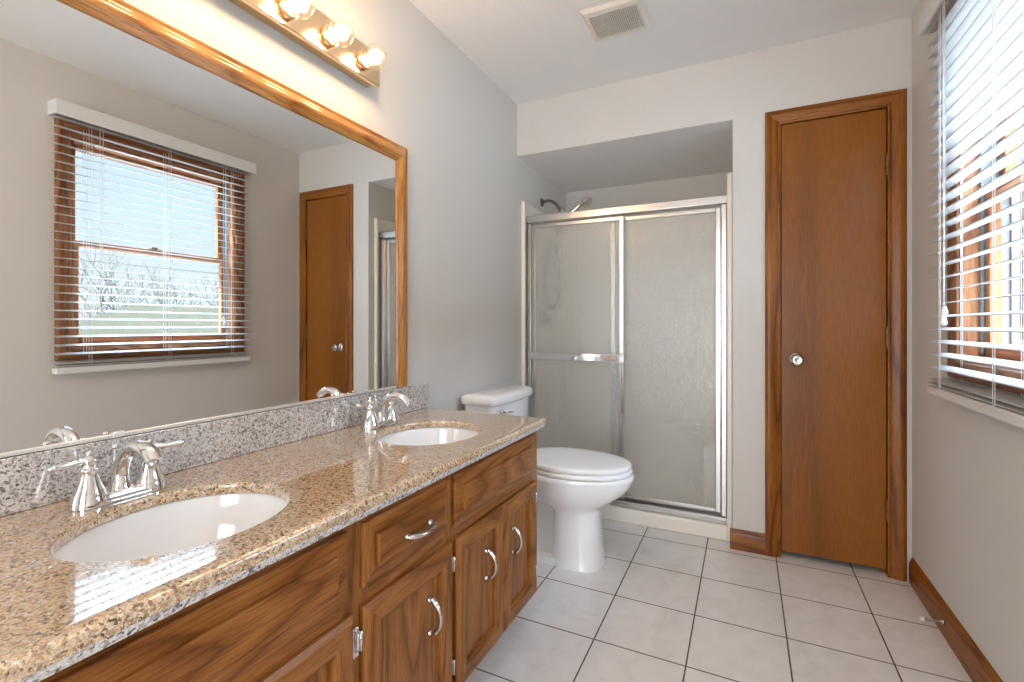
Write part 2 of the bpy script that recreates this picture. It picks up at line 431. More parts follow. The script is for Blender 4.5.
# back wall with shower alcove and closet opening
DIL, DIR, DT = 1.3855, 1.7864, 2.045
mb = MB()
mb.box(0, W, B, ALB + 0.12, SOF if False else SOF, H)
mb.box(ALX, DIL - 0.012, B, ALB + 0.12, 0, SOF)
mb.box(DIR + 0.012, W, B, ALB + 0.12, 0, SOF)
mb.box(DIL - 0.012, DIR + 0.012, B, ALB + 0.12, DT + 0.012, SOF)
mb.box(DIL - 0.012, DIR + 0.012, B + 0.6, ALB + 0.12, 0, DT + 0.012)
mb.box(0, ALX, ALB, ALB + 0.12, 0, SOF)
struct(mb.done('wall_back', M['wall']))
mb = MB(); mb.box(0.0, ALX - 0.001, B + 0.001, ALB, SOF - 0.004, SOF - 0.0005); struct(mb.done('ceiling', M['ceiling'])).name = 'ceiling_alcove'
# right wall with window opening
WY0, WY1, WZ0, WZ1 = 1.21, 2.078, 0.985, 2.065
mb = MB()
mb.box(W, W + 0.14, YF - 1.6, WY0, 0, H); mb.box(W, W + 0.14, WY1, ALB + 0.12, 0, H)
mb.box(W, W + 0.14, WY0, WY1, 0, WZ0); mb.box(W, W + 0.14, WY0, WY1, WZ1, H)
struct(mb.done('wall_right', M['wall']))
# front wall (behind the camera) with the open doorway to the bedroom
mb = MB()
mb.box(0, 0.55, YF - 0.12, YF, 0, H); mb.box(1.5, W, YF - 0.12, YF, 0, H); mb.box(0.55, 1.5, YF - 0.12, YF, 2.08, H)
mb.box(-0.12, W + 0.14, YF - 1.72, YF - 1.6, 0, H)
struct(mb.done('wall_front', M['wall']))
mb = MB(); mb.mi = 0
mb.box(0.485, 0.55, YF, YF + 0.018, 0, 2.15); mb.box(1.5, 1.565, YF, YF + 0.018, 0, 2.15); mb.box(0.55, 1.5, YF, YF + 0.018, 2.08, 2.15)
struct(mb.done('trim_1', M['trim_z']))

# baseboards
def baseboard(name, seg, m):
    """seg: list of profile rings"""
    mb = MB()
    prof = [(0, 0), (0.014, 0), (0.014, 0.07), (0.011, 0.082), (0.007, 0.088), (0.004, 0.096), (0, 0.098)]
    mb.loft([[f(d, z) for d, z in prof] for f in seg], True, True, False)
    return struct(mb.done(name, m, sharp=30))
baseboard('baseboard_back', [lambda d, z: (ALX - 0.012, B - d, z), lambda d, z: (1.3225, B - d, z)], M['trim_x'])
baseboard('baseboard_right', [lambda d, z: (W - d, YF, z * 1.12), lambda d, z: (W - d, B - 0.018, z * 1.12)], M['trim_y'])
baseboard('baseboard_left', [lambda d, z: (d, YF, z), lambda d, z: (d, 0.118, z)], M['trim_y'])
baseboard('baseboard_left.001', [lambda d, z: (d, 1.664, z), lambda d, z: (d, B, z)], M['trim_y'])

# casing round an opening, colonial profile (distance from opening, thickness)
CAS = [(0.0, 0.0), (0.0, 0.010), (0.006, 0.012), (0.012, 0.010), (0.020, 0.013), (0.040, 0.017), (0.052, 0.019), (0.060, 0.017), (0.065, 0.013), (0.065, 0.0)]
def casing(mb, to3, a0, a1, b0, b1, bottom, width=0.065):
    """to3(a,b,t): a horizontal along wall, b height, t thickness. sides get material 0, head gets 1"""
    def P(a, b, t): return to3(a, b, t)
    k = width / 0.065
    def side(c0, c1):
        R = [[P(*c0(d * k), t) for d, t in CAS], [P(*c1(d * k), t) for d, t in CAS]]
        mb.loft(R, True, True, True)
    yb = (lambda d: b0 - d) if bottom else (lambda d: b0)
    mb.mi = 0
    side(lambda d: (a0 - d, yb(d)), lambda d: (a0 - d, b1 + d)); side(lambda d: (a1 + d, yb(d)), lambda d: (a1 + d, b1 + d))
    mb.mi = 1
    side(lambda d: (a0 - d, b1 + d), lambda d: (a1 + d, b1 + d))
    if bottom: side(lambda d: (a0 - d, b0 - d), lambda d: (a1 + d, b0 - d))
mb = MB(); casing(mb, lambda a, b, t: (a, B - t, b), DIL - 0.003, DIR + 0.003, 0.0, DT + 0.003, False)
trim2 = struct(mb.done('trim_2', [M['trim_z'], M['trim_x']], sharp=35))
# door jamb
mb = MB()
mb.box(DIL - 0.0115, DIL - 0.003, B, B + 0.11, 0, DT + 0.011); mb.box(DIR + 0.003, DIR + 0.0115, B, B + 0.11, 0, DT + 0.011)
mb.box(DIL - 0.003, DIR + 0.003, B, B + 0.11, DT + 0.003, DT + 0.011)
mb.box(DIL - 0.003, DIL + 0.009, B + 0.042, B + 0.075, 0, DT + 0.003); mb.box(DIR - 0.009, DIR + 0.003, B + 0.042, B + 0.075, 0, DT + 0.003)
mb.box(DIL + 0.009, DIR - 0.009, B + 0.042, B + 0.075, DT - 0.009, DT + 0.003)
struct(mb.done('trim_3', M['trim_z']))
# closet door slab, knob, hinges
door = bpy.data.objects.new('door_1', None); COL.objects.link(door); door.location = (DIR, B, 0.027); struct(door)
mb = MB(); mb.box(DIL, DIR, B + 0.001, B + 0.036, 0.030, DT, 0.0012, 1); mb.done('door_slab', M['door'], door)
KX, KZ = 1.447, 0.937
mb = MB()
mb.lathe([(0.030, -0.001), (0.032, 0.002), (0.030, 0.006), (0.020, 0.010), (0.012, 0.013), (0.011, 0.026), (0.016, 0.031), (0.026, 0.038), (0.0285, 0.048), (0.027, 0.056), (0.020, 0.063), (0.017, 0.0645), (0.008, 0.061), (0.0, 0.060)], (KX, B, KZ), '-y', 32, False)
mb.done('knob', M['nickel'], door, sharp=50)
mb = MB(); mb.box(DIL - 0.004, DIL - 0.001, B - 0.012, B + 0.004, KZ - 0.028, KZ + 0.028, 0.001, 1); mb.done('strike_plate', M['bronze'], door)
for z in (1.797, 1.043, 0.287):
    mb = MB()
    for k in range(5):
        mb.lathe([(0.0058, 0.0), (0.0062, 0.001), (0.0062, 0.0165), (0.0058, 0.0175)], (DIR + 0.0015, B - 0.004, z - 0.044 + k * 0.0178), 'z', 12)
    mb.sphere((DIR + 0.0015, B - 0.004, z + 0.049), 0.005, 6)
    mb.sphere((DIR + 0.0015, B - 0.004, z - 0.048), 0.004, 6)
    mb.done('hinge', M['bronze'], door)

# ------------------------------------------------------------------ window
win = bpy.data.objects.new('window_1', None); COL.objects.link(win); win.location = (W, 1.644, WZ0); struct(win)
mb = MB(); casing(mb, lambda a, b, t: (W - t, a, b), WY0, WY1, WZ0, WZ1, True)
mb.done('window_casing', [M['window_z'], M['window_y']], win, sharp=35)
mb = MB(); mb.mi = 0
mb.box(W, W + 0.14, WY0, WY0 + 0.012, WZ0, WZ1); mb.box(W, W + 0.14, WY1 - 0.012, WY1, WZ0, WZ1)
mb.box(W, W + 0.14, WY0 + 0.012, WY1 - 0.012, WZ1 - 0.012, WZ1); mb.box(W, W + 0.14, WY0 + 0.012, WY1 - 0.012, WZ0, WZ0 + 0.012)
mb.done('jamb', M['window_z'], win)
mb = MB()
for y0, y1 in ((WY0 + 0.012, WY0 + 0.018), (WY1 - 0.018, WY1 - 0.012)):
    mb.box(W + 0.042, W + 0.135, y0, y1, WZ0 + 0.012, WZ1 - 0.012)
for s_, yy in ((1, WY0 + 0.018), (-1, WY1 - 0.018)):
    for x in (0.042, 0.078, 0.115):
        mb.box(W + x, W + x + 0.008, min(yy, yy + s_ * 0.008), max(yy, yy + s_ * 0.008), WZ0 + 0.012, WZ1 - 0.012)
mb.done('jamb_liner', M['vinyl'], win)
def sash(x0, x1, z0, z1, top, bot, tag_):
    y0, y1 = WY0 + 0.019, WY1 - 0.019; st = 0.036
    root = None
    mb = MB(); mb.mi = 0
    mb.box(x0, x1, y0, y0 + st, z0, z1, 0.003, 1); mb.box(x0, x1, y1 - st, y1, z0, z1, 0.003, 1)
    mb.mi = 1
    mb.box(x0, x1, y0 + st, y1 - st, z1 - top, z1, 0.003, 1); mb.box(x0, x1, y0 + st, y1 - st, z0, z0 + bot, 0.003, 1)
    f = mb.done('window_sash', [M['window_z'], M['window_y']], win)
    mb = MB(); mb.box((x0 + x1) / 2 - 0.002, (x0 + x1) / 2 + 0.002, y0 + st - 0.004, y1 - st + 0.004, z0 + bot - 0.004, z1 - top + 0.004)
    p = mb.done('pane', M['pane'], f)
    return f
s1 = sash(W + 0.052, W + 0.082, WZ0 + 0.012, 1.545, 0.030, 0.040, 'lower')
s2 = sash(W + 0.088, W + 0.118, 1.515, WZ1 - 0.012, 0.030, 0.030, 'upper')
mb = MB(); mb.box(W + 0.052, W + 0.080, 1.60, 1.66, 1.545, 1.551, 0.001, 1); mb.box(W + 0.058, W + 0.07, 1.615, 1.645, 1.551, 1.561, 0.002, 1)
mb.done('sash_lock', M['bronze'], s1)
# ------------------------------------------------------------------ blind
blind = thing('window_blind', (1.832, 1.64, 2.2), 'white two-inch slat blind with a plain valance hanging over the window', 'blind')
mb = MB()
mb.box(1.790, 1.803, 1.120, 2.182, 2.130, 2.203, 0.003, 2)
mb.box(1.803, W - 0.0005, 1.120, 1.130, 2.134, 2.200); mb.box(1.803, W - 0.0005, 2.172, 2.182, 2.134, 2.200)
mb.done('valance', M['slat'], blind)
mb = MB(); mb.box(1.812, 1.862, 1.125, 2.165, 2.152, 2.197, 0.002, 1); mb.done('headrail', M['slat'], blind)
SX = 1.830; TILT = math.radians(8.5)
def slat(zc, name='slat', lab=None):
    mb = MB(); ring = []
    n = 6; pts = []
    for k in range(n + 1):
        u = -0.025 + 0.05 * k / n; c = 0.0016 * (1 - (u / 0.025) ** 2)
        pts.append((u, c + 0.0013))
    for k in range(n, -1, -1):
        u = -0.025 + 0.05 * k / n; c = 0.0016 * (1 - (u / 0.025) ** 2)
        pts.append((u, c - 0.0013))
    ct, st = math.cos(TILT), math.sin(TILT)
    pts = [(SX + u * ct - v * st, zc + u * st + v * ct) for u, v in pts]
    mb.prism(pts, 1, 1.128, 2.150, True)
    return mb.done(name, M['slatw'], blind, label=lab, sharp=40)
z0s = 0.955
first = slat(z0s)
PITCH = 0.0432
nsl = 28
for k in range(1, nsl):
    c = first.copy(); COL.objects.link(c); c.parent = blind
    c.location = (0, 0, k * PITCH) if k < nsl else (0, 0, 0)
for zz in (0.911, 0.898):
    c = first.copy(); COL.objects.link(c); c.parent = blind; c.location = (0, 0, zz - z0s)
mb = MB(); mb.box(SX - 0.026, SX + 0.026, 1.126, 2.148, 0.856, 0.888, 0.007, 3)
br = mb.done('bottom_rail', M['slat'], blind)
for y in (1.262, 1.64, 2.018):
    mb = MB()
    for x in (SX - 0.0272, SX + 0.0272):
        mb.tube([(x, y - 0.006, 0.89), (x, y - 0.006, 2.15)], 0.0009, 5); mb.tube([(x, y + 0.006, 0.89), (x, y + 0.006, 2.15)], 0.0009, 5)
    mb.done('ladder_cord', M['cord'], blind)
def pull_cord(y, ztas, two=True):
    for k, dy in enumerate((0.0, 0.014) if two else (0.0,)):
        zt = ztas - 0.032 * k
        mb = MB(); mb.tube([(1.797, y + dy, 2.16), (1.7975, y + dy * 0.8, 1.6), (1.796, y + dy * 0.4, zt)], 0.0011, 5)
        c = mb.done('pull_cord', M['cord'], blind)
        mb = MB(); mb.lathe([(0.002, 0.0), (0.0055, -0.003), (0.0095, -0.018), (0.0098, -0.025), (0.006, -0.030), (0.0, -0.031)], (1.796, y + dy * 0.4, zt + 0.001), 'z', 12)
        mb.done('tassel', M['plastic'], c)
pull_cord(1.955, 1.158)
pull_cord(1.300, 1.222)

# ------------------------------------------------------------------ vanity cabinet
VY0, VY1, CTZ, CTB = 0.145, 1.660, 0.749, 0.713
FX = 0.527      # face frame plane
vanity = thing('vanity_cabinet', (0.27, 0.9, 0), 'long oak vanity cabinet with raised doors, drawer and arched pulls along the mirror wall', 'cabinet')
# carcass: sides, bottom, back
mb = MB()
mb.box(0.002, FX - 0.018, VY0, VY0 + 0.016, 0.10, CTB - 0.001); mb.box(0.002, FX - 0.018, VY1 - 0.016, VY1, 0.10, CTB - 0.001)
mb.box(0.002, FX - 0.018, VY0 + 0.016, VY1 - 0.016, 0.10, 0.116)
mb.box(0.002, 0.008, VY0 + 0.016, VY1 - 0.016, 0.116, CTB - 0.001)
mb.done('carcass', M['oak_z'], vanity)
mb = MB(); mb.box(0.002, 0.455, VY0 + 0.002, VY1 - 0.002, 0.0005, 0.0995); mb.done('toe_kick', M['oak_y'], vanity)
# face frame: stiles (material 0) and rails (material 1)
mb = MB()
XS = [VY0, 0.215, 0.690, 0.765, 1.035, 1.105, 1.590, VY1]
xa, xb = FX - 0.018, FX
for a, b in ((XS[0], XS[1]), (XS[2], XS[3]), (XS[4], XS[5]), (XS[6], XS[7])): mb.box(xa, xb, a, b, 0.10, CTB - 0.001)
mb.mi = 1
for a, b in ((XS[1], XS[2]), (XS[3], XS[4]), (XS[5], XS[6])):
    for z0, z1 in ((0.10, 0.135), (0.515, 0.570), (0.675, CTB - 0.001)): mb.box(xa, xb, a, b, z0, z1)
mb.done('face_frame', [M['oak_z'], M['oak_y']], vanity)
def panel_front(name, y0, y1, z0, z1, prof, mats, lab=None):
    """front of nested mitred rings; prof = (inset, height above frame); mats 0 vertical grain, 1 horizontal, 2 centre"""
    mb = MB(); bm = mb.bm
    rings = []
    for ins, h in prof:
        x = FX + 0.0003 + h
        rings.append([bm.verts.new((x, y0 + ins, z0 + ins)), bm.verts.new((x, y1 - ins, z0 + ins)), bm.verts.new((x, y1 - ins, z1 - ins)), bm.verts.new((x, y0 + ins, z1 - ins))])
    for a, b in zip(rings, rings[1:]):
        for i in range(4):
            j = (i + 1) % 4
            f = bm.faces.new((a[i], a[j], b[j], b[i])); f.material_index = 1 if i in (0, 2) else 0
    f = bm.faces.new(rings[-1]); f.material_index = 2
    f = bm.faces.new(rings[0][::-1]); f.material_index = 0
    return mb.done(name, mats, vanity, label=lab)
DOORP = [(0, 0), (0, 0.009), (0.002, 0.0105), (0.009, 0.0165), (0.013, 0.018), (0.043, 0.018), (0.0455, 0.0165), (0.047, 0.0135), (0.0515, 0.0115), (0.0525, 0.0035)]
DRAWP = [(0, 0), (0, 0.007), (0.002, 0.009), (0.033, 0.0120), (0.0335, 0.0185), (0.036, 0.0195)]
oz, oy = M['oak_z'], M['oak_y']
def pull(parent, p0, p1, out=0.028):
    p0, p1 = Vector(p0), Vector(p1); mid = (p0 + p1) / 2; ax = (p1 - p0).normalized(); X = Vector((1, 0, 0))
    mb = MB()
    for p in (p0, p1):
        mb.lathe([(0.0085, 0.0), (0.0088, 0.002), (0.0068, 0.0045), (0.0062, 0.008)], p, 'x', 14)
    L = (p1 - p0).length; pts = []; rad = []; OUT = 0.025 if p0.z == p1.z else 0.029
    for k in range(33):
        t = k / 32 * 2 - 1
        pts.append(mid + ax * (t * (L / 2 + (0.004 if abs(t) > 0.8 else 0.003))) + X * (0.004 + OUT * (1 - abs(t) ** 2.6)))
        rad.append(0.0062 - 0.0014 * math.cos(t * PI * 0.5) + (0.0012 if 0.72 < abs(t) < 0.84 else 0.0))
    mb.tube(pts, rad, 12)
    mb.done('pull', M['nickel'], parent)
def hinge(parent, y, z):
    mb = MB(); mb.box(FX + 0.0005, FX + 0.003, y - 0.009, y + 0.003, z - 0.03, z + 0.03, 0.001, 1)
    mb.tube([(FX + 0.006, y + 0.004, z - 0.02), (FX + 0.006, y + 0.004, z + 0.02)], 0.0036, 10)
    mb.done('hinge', M['chrome'], parent)
def vdoor(y0, y1, hinge_side):
    d = panel_front('door', y0, y1, 0.118, 0.526, DOORP, [oz, oy, oz])
    s = 1 if hinge_side == 'low' else -1
    hy = y0 - 0.007 if s == 1 else y1 + 0.007
    py = (y1 - 0.090) if s == 1 else (y0 + 0.080)
    if abs(y1 - y0) < 0.29: py = (y1 - 0.095) if s == 1 else (y0 + 0.080)
    pull(d, (FX + 0.0036, py, 0.338), (FX + 0.0036, py, 0.420))
    for z in (0.46, 0.185): hinge(d, hy if s == 1 else hy + 0.004, z)
vdoor(0.183, 0.448, 'low'); vdoor(0.452, 0.712, 'high')
vdoor(0.740, 1.064, 'low')
vdoor(1.084, 1.356, 'low'); vdoor(1.360, 1.622, 'high')
panel_front('false_drawer_front', 0.183, 0.698, 0.558, 0.695, DRAWP, [oy, oy, oy])
dr = panel_front('drawer', 0.742, 1.055, 0.562, 0.695, DRAWP, [oz, oy, oy])
pull(dr, (FX + 0.019, 0.868, 0.6205), (FX + 0.019, 0.955, 0.6205))
panel_front('false_drawer_front', 1.080, 1.615, 0.558, 0.697, DRAWP, [oy, oy, oy])

# ------------------------------------------------------------------ counter
SINKS = [(0.305, 0.529), (0.305, 1.290)]
SUB = 0.727
SA, SB = 0.180, 0.160       # semi-axes along y and x
CX1, CY0, CY1 = 0.555, 0.120, 1.679
counter = thing('countertop', (0.28, 0.9, CTB), 'speckled tan granite vanity countertop with two oval sink cut-outs', 'countertop')
mb = MB()
NSEG = 72
for sx, sy in SINKS:
    y0, y1 = sy - 0.30, sy + 0.30; x0, x1 = 0.045, CX1 - 0.030
    cor = [math.atan2(y - sy, x - sx) % (2 * PI) for x in (x0, x1) for y in (y0, y1)]
    angs = sorted([a for a in (2 * PI * k / NSEG for k in range(NSEG)) if min(abs(a - c) for c in cor) > 0.02] + cor)
    top_in, top_out, wall, wall2 = [], [], [], []
    for a in angs:
        ca, sa = math.cos(a), math.sin(a)
        r = 1 / math.sqrt((ca / SB) ** 2 + (sa / SA) ** 2)
        t = min([(x1 - sx) / ca if ca > 1e-9 else 9, (x0 - sx) / ca if ca < -1e-9 else 9, (y1 - sy) / sa if sa > 1e-9 else 9, (y0 - sy) / sa if sa < -1e-9 else 9])
        top_out.append((sx + ca * t, sy + sa * t, CTZ)); r2 = r + 0.004
        top_in.append((sx + ca * r2, sy + sa * r2, CTZ)); wall.append((sx + ca * (r + 0.001), sy + sa * (r + 0.001), CTZ - 0.003))
        wall2.append((sx + ca * r, sy + sa * r, CTZ - 0.008))
    bot = [(p[0], p[1], SUB) for p in wall2]
    mb.mi = 0
    mb.loft([top_out, top_in], False, False, False)
    mb.loft([top_in, wall, wall2, bot], False, False, True)
ys = [CY0 + 0.030, 0.229, 0.829, 0.990, 1.590, CY1 - 0.030]
def topq(x0, x1, y0, y1):
    mb.poly([(x0, y0, CTZ), (x1, y0, CTZ), (x1, y1, CTZ), (x0, y1, CTZ)])
for a, b in ((ys[0], ys[1]), (ys[2], ys[3]), (ys[4], ys[5])): topq(0.045, CX1 - 0.030, a, b)
topq(0.001, 0.045, ys[0], ys[5])
# moulded edge on the two ends and the front
EP = [(0.030, CTZ, 0), (0.012, CTZ, 0), (0.006, CTZ - 0.002, 0), (0.002, CTZ - 0.006, 0), (0.0, CTZ - 0.012, 0), (0.0005, CTZ - 0.021, 0), (0.004, CTZ - 0.029, 1), (0.007, CTB, 1), (0.030, CTB, 1)]
path = [lambda d: (0.001, CY0 + d), lambda d: (CX1 - d, CY0 + d), lambda d: (CX1 - d, CY1 - d), lambda d: (0.001, CY1 - d)]
rows = [[mb.bm.verts.new((*p(d), z)) for d, z, _ in EP] for p in path]
for a, b in zip(rows, rows[1:]):
    for i in range(len(EP) - 1):
        f = mb.bm.faces.new((a[i], b[i], b[i + 1], a[i + 1])); f.material_index = 1 if EP[i + 1][2] else 0; f.smooth = True
mb.mi = 0
# underside with the bowls' holes left open to the rim
mb.poly([(0.001, CY0 + 0.03, CTB), (0.06, CY0 + 0.03, CTB), (0.06, CY1 - 0.03, CTB), (0.001, CY1 - 0.03, CTB)])
slab = mb.done('slab', [M['granite'], M['edge_cool_lit']], counter, sharp=40)
bsp = MB()
bsp.box(0.0005, 0.020, CY0 + 0.002, CY1, CTZ + 0.0005, 0.8535, 0.002, 2)
b_ = bsp.done('backsplash', M['splash_cool_lit'], origin=(0.0, 0.9, CTZ))
tag(b_, 'low flecked granite backsplash strip, cool window light put into its grey, running under the framed mirror', 'backsplash')

def make_sink(sx, sy, lab):
    t = thing('undermount_sink', (sx, sy, 0.56), lab, 'sink', None)
    mb = MB(); n = 64
    prof = [(1.085, SUB - 0.0008), (1.02, SUB - 0.0008), (1.01, SUB - 0.004), (0.985, SUB - 0.02), (0.955, SUB - 0.045), (0.90, SUB - 0.08), (0.80, SUB - 0.112), (0.62, SUB - 0.135), (0.40, SUB - 0.146), (0.18, SUB - 0.150), (0.10, SUB - 0.151)]
    rings = [[(sx + SB * s_ * math.cos(a), sy + SA * s_ * math.sin(a), z) for a in (2 * PI * k / n for k in range(n))] for s_, z in prof]
    out = [(0.14, SUB - 0.162), (0.45, SUB - 0.158), (0.68, SUB - 0.148), (0.86, SUB - 0.122), (0.96, SUB - 0.088), (1.02, SUB - 0.04), (1.085, SUB - 0.012)]
    rings = [[(sx + SB * s_ * math.cos(a), sy + SA * s_ * math.sin(a), z) for a in (2 * PI * k / n for k in range(n))] for s_, z in out] + rings
    mb.loft(rings, True, False, True)
    mb.done('bowl', M['porcelain'], t)
    mb = MB(); mb.lathe([(0.021, -0.003), (0.023, 0.0), (0.021, 0.0025), (0.016, 0.002), (0.015, 0.0045), (0.008, 0.0075), (0.0, 0.008)], (sx, sy, SUB - 0.1505), 'z', 28)
    mb.done('drain', M['chrome'], t)
    return t
make_sink(*SINKS[0], 'white oval undermount sink in the counter below the larger, nearer chrome faucet')
make_sink(*SINKS[1], 'white oval undermount sink at the toilet end of the granite counter')

def make_faucet(cy_, lab):
    x = 0.095; z = CTZ + 0.0005
    t = thing('faucet', (x, cy_, z), lab, 'faucet')
    # base plate: stepped capsule
    def capsule(hl, r, zz, n=12):
        p = []
        for k in range(n + 1):
            a = -PI / 2 + PI * k / n * 1.0
            p.append((x + r * math.cos(a + PI / 2) if False else x + r * math.sin(a), cy_ + hl + r * math.cos(a), zz))
        for k in range(n + 1):
            a = PI / 2 + PI * k / n
            p.append((x + r * math.sin(a), cy_ - hl + r * math.cos(a), zz))
        return p
    mb = MB()
    mb.loft([capsule(0.052, 0.029, z), capsule(0.052, 0.029, z + 0.004), capsule(0.052, 0.0265, z + 0.008), capsule(0.052, 0.0225, z + 0.012), capsule(0.052, 0.0225, z + 0.015), capsule(0.052, 0.020, z + 0.018), capsule(0.052, 0.016, z + 0.0195)], True, True, True)
    mb.done('base_plate', M['chrome'], t, sharp=50)
    for s in (-1, 1):
        yy = cy_ + s * 0.0515
        mb = MB()
        mb.lathe([(0.0305, 0.001), (0.0300, 0.008), (0.0280, 0.018), (0.0262, 0.0205), (0.0265, 0.023), (0.0245, 0.027), (0.0205, 0.037), (0.0170, 0.047), (0.0142, 0.057), (0.0125, 0.064), (0.0145, 0.067), (0.0145, 0.070), (0.0110, 0.073), (0.0095, 0.078), (0.0115, 0.084), (0.0115, 0.090), (0.006, 0.094), (0.0045, 0.096), (0.0065, 0.100), (0.005, 0.104), (0.0, 0.105)], (x, yy, z), 'z', 28)
        h = mb.done('handle', M['chrome'], t, sharp=60)
        mb = MB()
        pts = smooth_path([(x, yy, z + 0.087), (x + 0.002, yy + s * 0.02, z + 0.087), (x + 0.004, yy + s * 0.042, z + 0.085), (x + 0.006, yy + s * 0.058, z + 0.086), (x + 0.007, yy + s * 0.067, z + 0.088)], 6)
        mb.tube(pts, lerp_list([0.006, 0.0062, 0.0058, 0.0054, 0.0060, 0.0085, 0.0105, 0.0095, 0.005], len(pts)), 12, True, lerp_list([1, 1, 1, 1, 0.8, 0.6, 0.55, 0.5, 0.5], len(pts)))
        mb.done('lever', M['chrome'], h)
    mb = MB()
    mb.lathe([(0.020, 0.016), (0.020, 0.022), (0.0175, 0.024), (0.0180, 0.030), (0.0150, 0.033)], (x, cy_, z), 'z', 24)
    sp_ = smooth_path([(x, cy_, z + 0.030), (x - 0.001, cy_, z + 0.050), (x + 0.012, cy_, z + 0.078), (x + 0.038, cy_, z + 0.101), (x + 0.070, cy_, z + 0.109), (x + 0.100, cy_, z + 0.102), (x + 0.120, cy_, z + 0.086)], 7)
    mb.tube(sp_, lerp_list([0.0165, 0.0145, 0.0140, 0.0140, 0.0145, 0.0150, 0.0135], len(sp_)), 18, True, lerp_list([1, 1, 1, 0.95, 0.85, 0.8, 0.85], len(sp_)))
    mb.done('spout', M['chrome'], t, sharp=60)
    mb = MB(); d = (Vector((0.5, 0, -0.86)), ) 
    mb.tube([(x + 0.115, cy_, z + 0.088), (x + 0.117, cy_, z + 0.074)], 0.0090, 16); mb.done('aerator', M['nickel'], t)
    mb = MB(); mb.tube([(x - 0.022, cy_, z + 0.012), (x - 0.022, cy_, z + 0.095)], 0.0022, 8); mb.sphere((x - 0.022, cy_, z + 0.099), 0.0060, 8)
    mb.done('lift_rod', M['chrome'], t)
    return t
f1 = make_faucet(0.525, 'chrome centerset faucet standing behind the larger, nearer sink')
copy_tree(f1, (0, 0.77, 0), 'chrome centerset faucet standing behind the sink closest to the toilet')

# ------------------------------------------------------------------ mirror
MY0, MY1, MZ1, MZ0 = 0.25, 1.546, 1.805, 0.8545
mirror = thing('wall_mirror', (0.0, 0.9, MZ0), 'large wall mirror with a golden oak frame on the top and sides', 'mirror')
mb = MB(); mb.box(0.0008, 0.008, MY0 + 0.02, MY1 - 0.03, MZ0, MZ1 - 0.03); mb.done('mirror_glass', M['mirror'], mirror)
FP = [(0.0, 0.0008), (0.0, 0.012), (0.004, 0.015), (0.010, 0.013), (0.016, 0.014), (0.024, 0.021), (0.034, 0.0245), (0.044, 0.022), (0.050, 0.018), (0.056, 0.017), (0.064, 0.0135), (0.065, 0.0085), (0.065, 0.0008)]
mb = MB()
def msect(fa, fb):
    mb.loft([[fa(d, t) for d, t in FP], [fb(d, t) for d, t in FP]], True, True, True)
mb.mi = 0
msect(lambda d, t: (t, MY1 - d, MZ0), lambda d, t: (t, MY1 - d, MZ1 - d)); msect(lambda d, t: (t, MY0 + d, MZ0), lambda d, t: (t, MY0 + d, MZ1 - d))
mb.mi = 1
msect(lambda d, t: (t, MY0 + d, MZ1 - d), lambda d, t: (t, MY1 - d, MZ1 - d))
mb.done('frame', [M['mirror_z'], M['mirror_y']], mirror, sharp=40)
mb = MB(); mb.box(0.0082, 0.0125, MY0 + 0.066, MY1 - 0.066, MZ0, MZ0 + 0.008, 0.001, 1); mb.done('bottom_channel', M['channel'], mirror)
for y in (0.56, 1.2):
    mb = MB(); mb.box(0.0082, 0.015, y - 0.012, y + 0.012, MZ0, MZ0 + 0.012, 0.002, 1); mb.done('clip', M['plastic'], mirror)

# ------------------------------------------------------------------ vanity light
LY0, LY1 = 0.405, 1.334
vl = thing('vanity_light', (0.0, 0.865, 2.0), 'gold bath bar light with round clear bulbs above the mirror', 'lamp')
mb = MB(); mb.box(0.0005, 0.040, LY0 + 0.008, LY1 - 0.008, 1.957, 2.055, 0.001, 1); mb.done('housing', M['goldside'], vl)
mb = MB(); mb.box(0.040, 0.056, LY0, LY1, 1.948, 2.064, 0.003, 2); mb.done('face_plate', M['gold'], vl)
for k in range(6):
    y = 1.247 - 0.1505 * k; z = 2.0
    mb = MB(); mb.lathe([(0.031, 0.0), (0.031, 0.016), (0.028, 0.020), (0.022, 0.020), (0.022, 0.004)], (0.056, y, z), 'x', 28); sk = mb.done('socket', M['gold'], vl)
    mb = MB()
    prof = [(0.013, 0.0), (0.014, 0.010)] + [(0.0395 * math.sin(a), 0.048 - 0.0395 * math.cos(a)) for a in [0.42 + (PI - 0.42) * i / 14 for i in range(15)]]
    mb.lathe(prof, (0.062, y, z), 'x', 28, False)
    bl = mb.done('bulb', M['bulb'], vl)
    mb = MB(); mb.tube([(0.064, y, z), (0.088, y, z)], [0.012, 0.006], 12); mb.sphere((0.110, y, z), 0.016, 8)
    mb.done('filament', M['filament'], bl)
    l = light('bulb_light', 'POINT', (0, 0, 0), BULB_WATTS, BULB_COLOR, shadow_soft_size=0.03)
    l.parent = vl; l.location = (0.108, y - 0.865, 0.0)

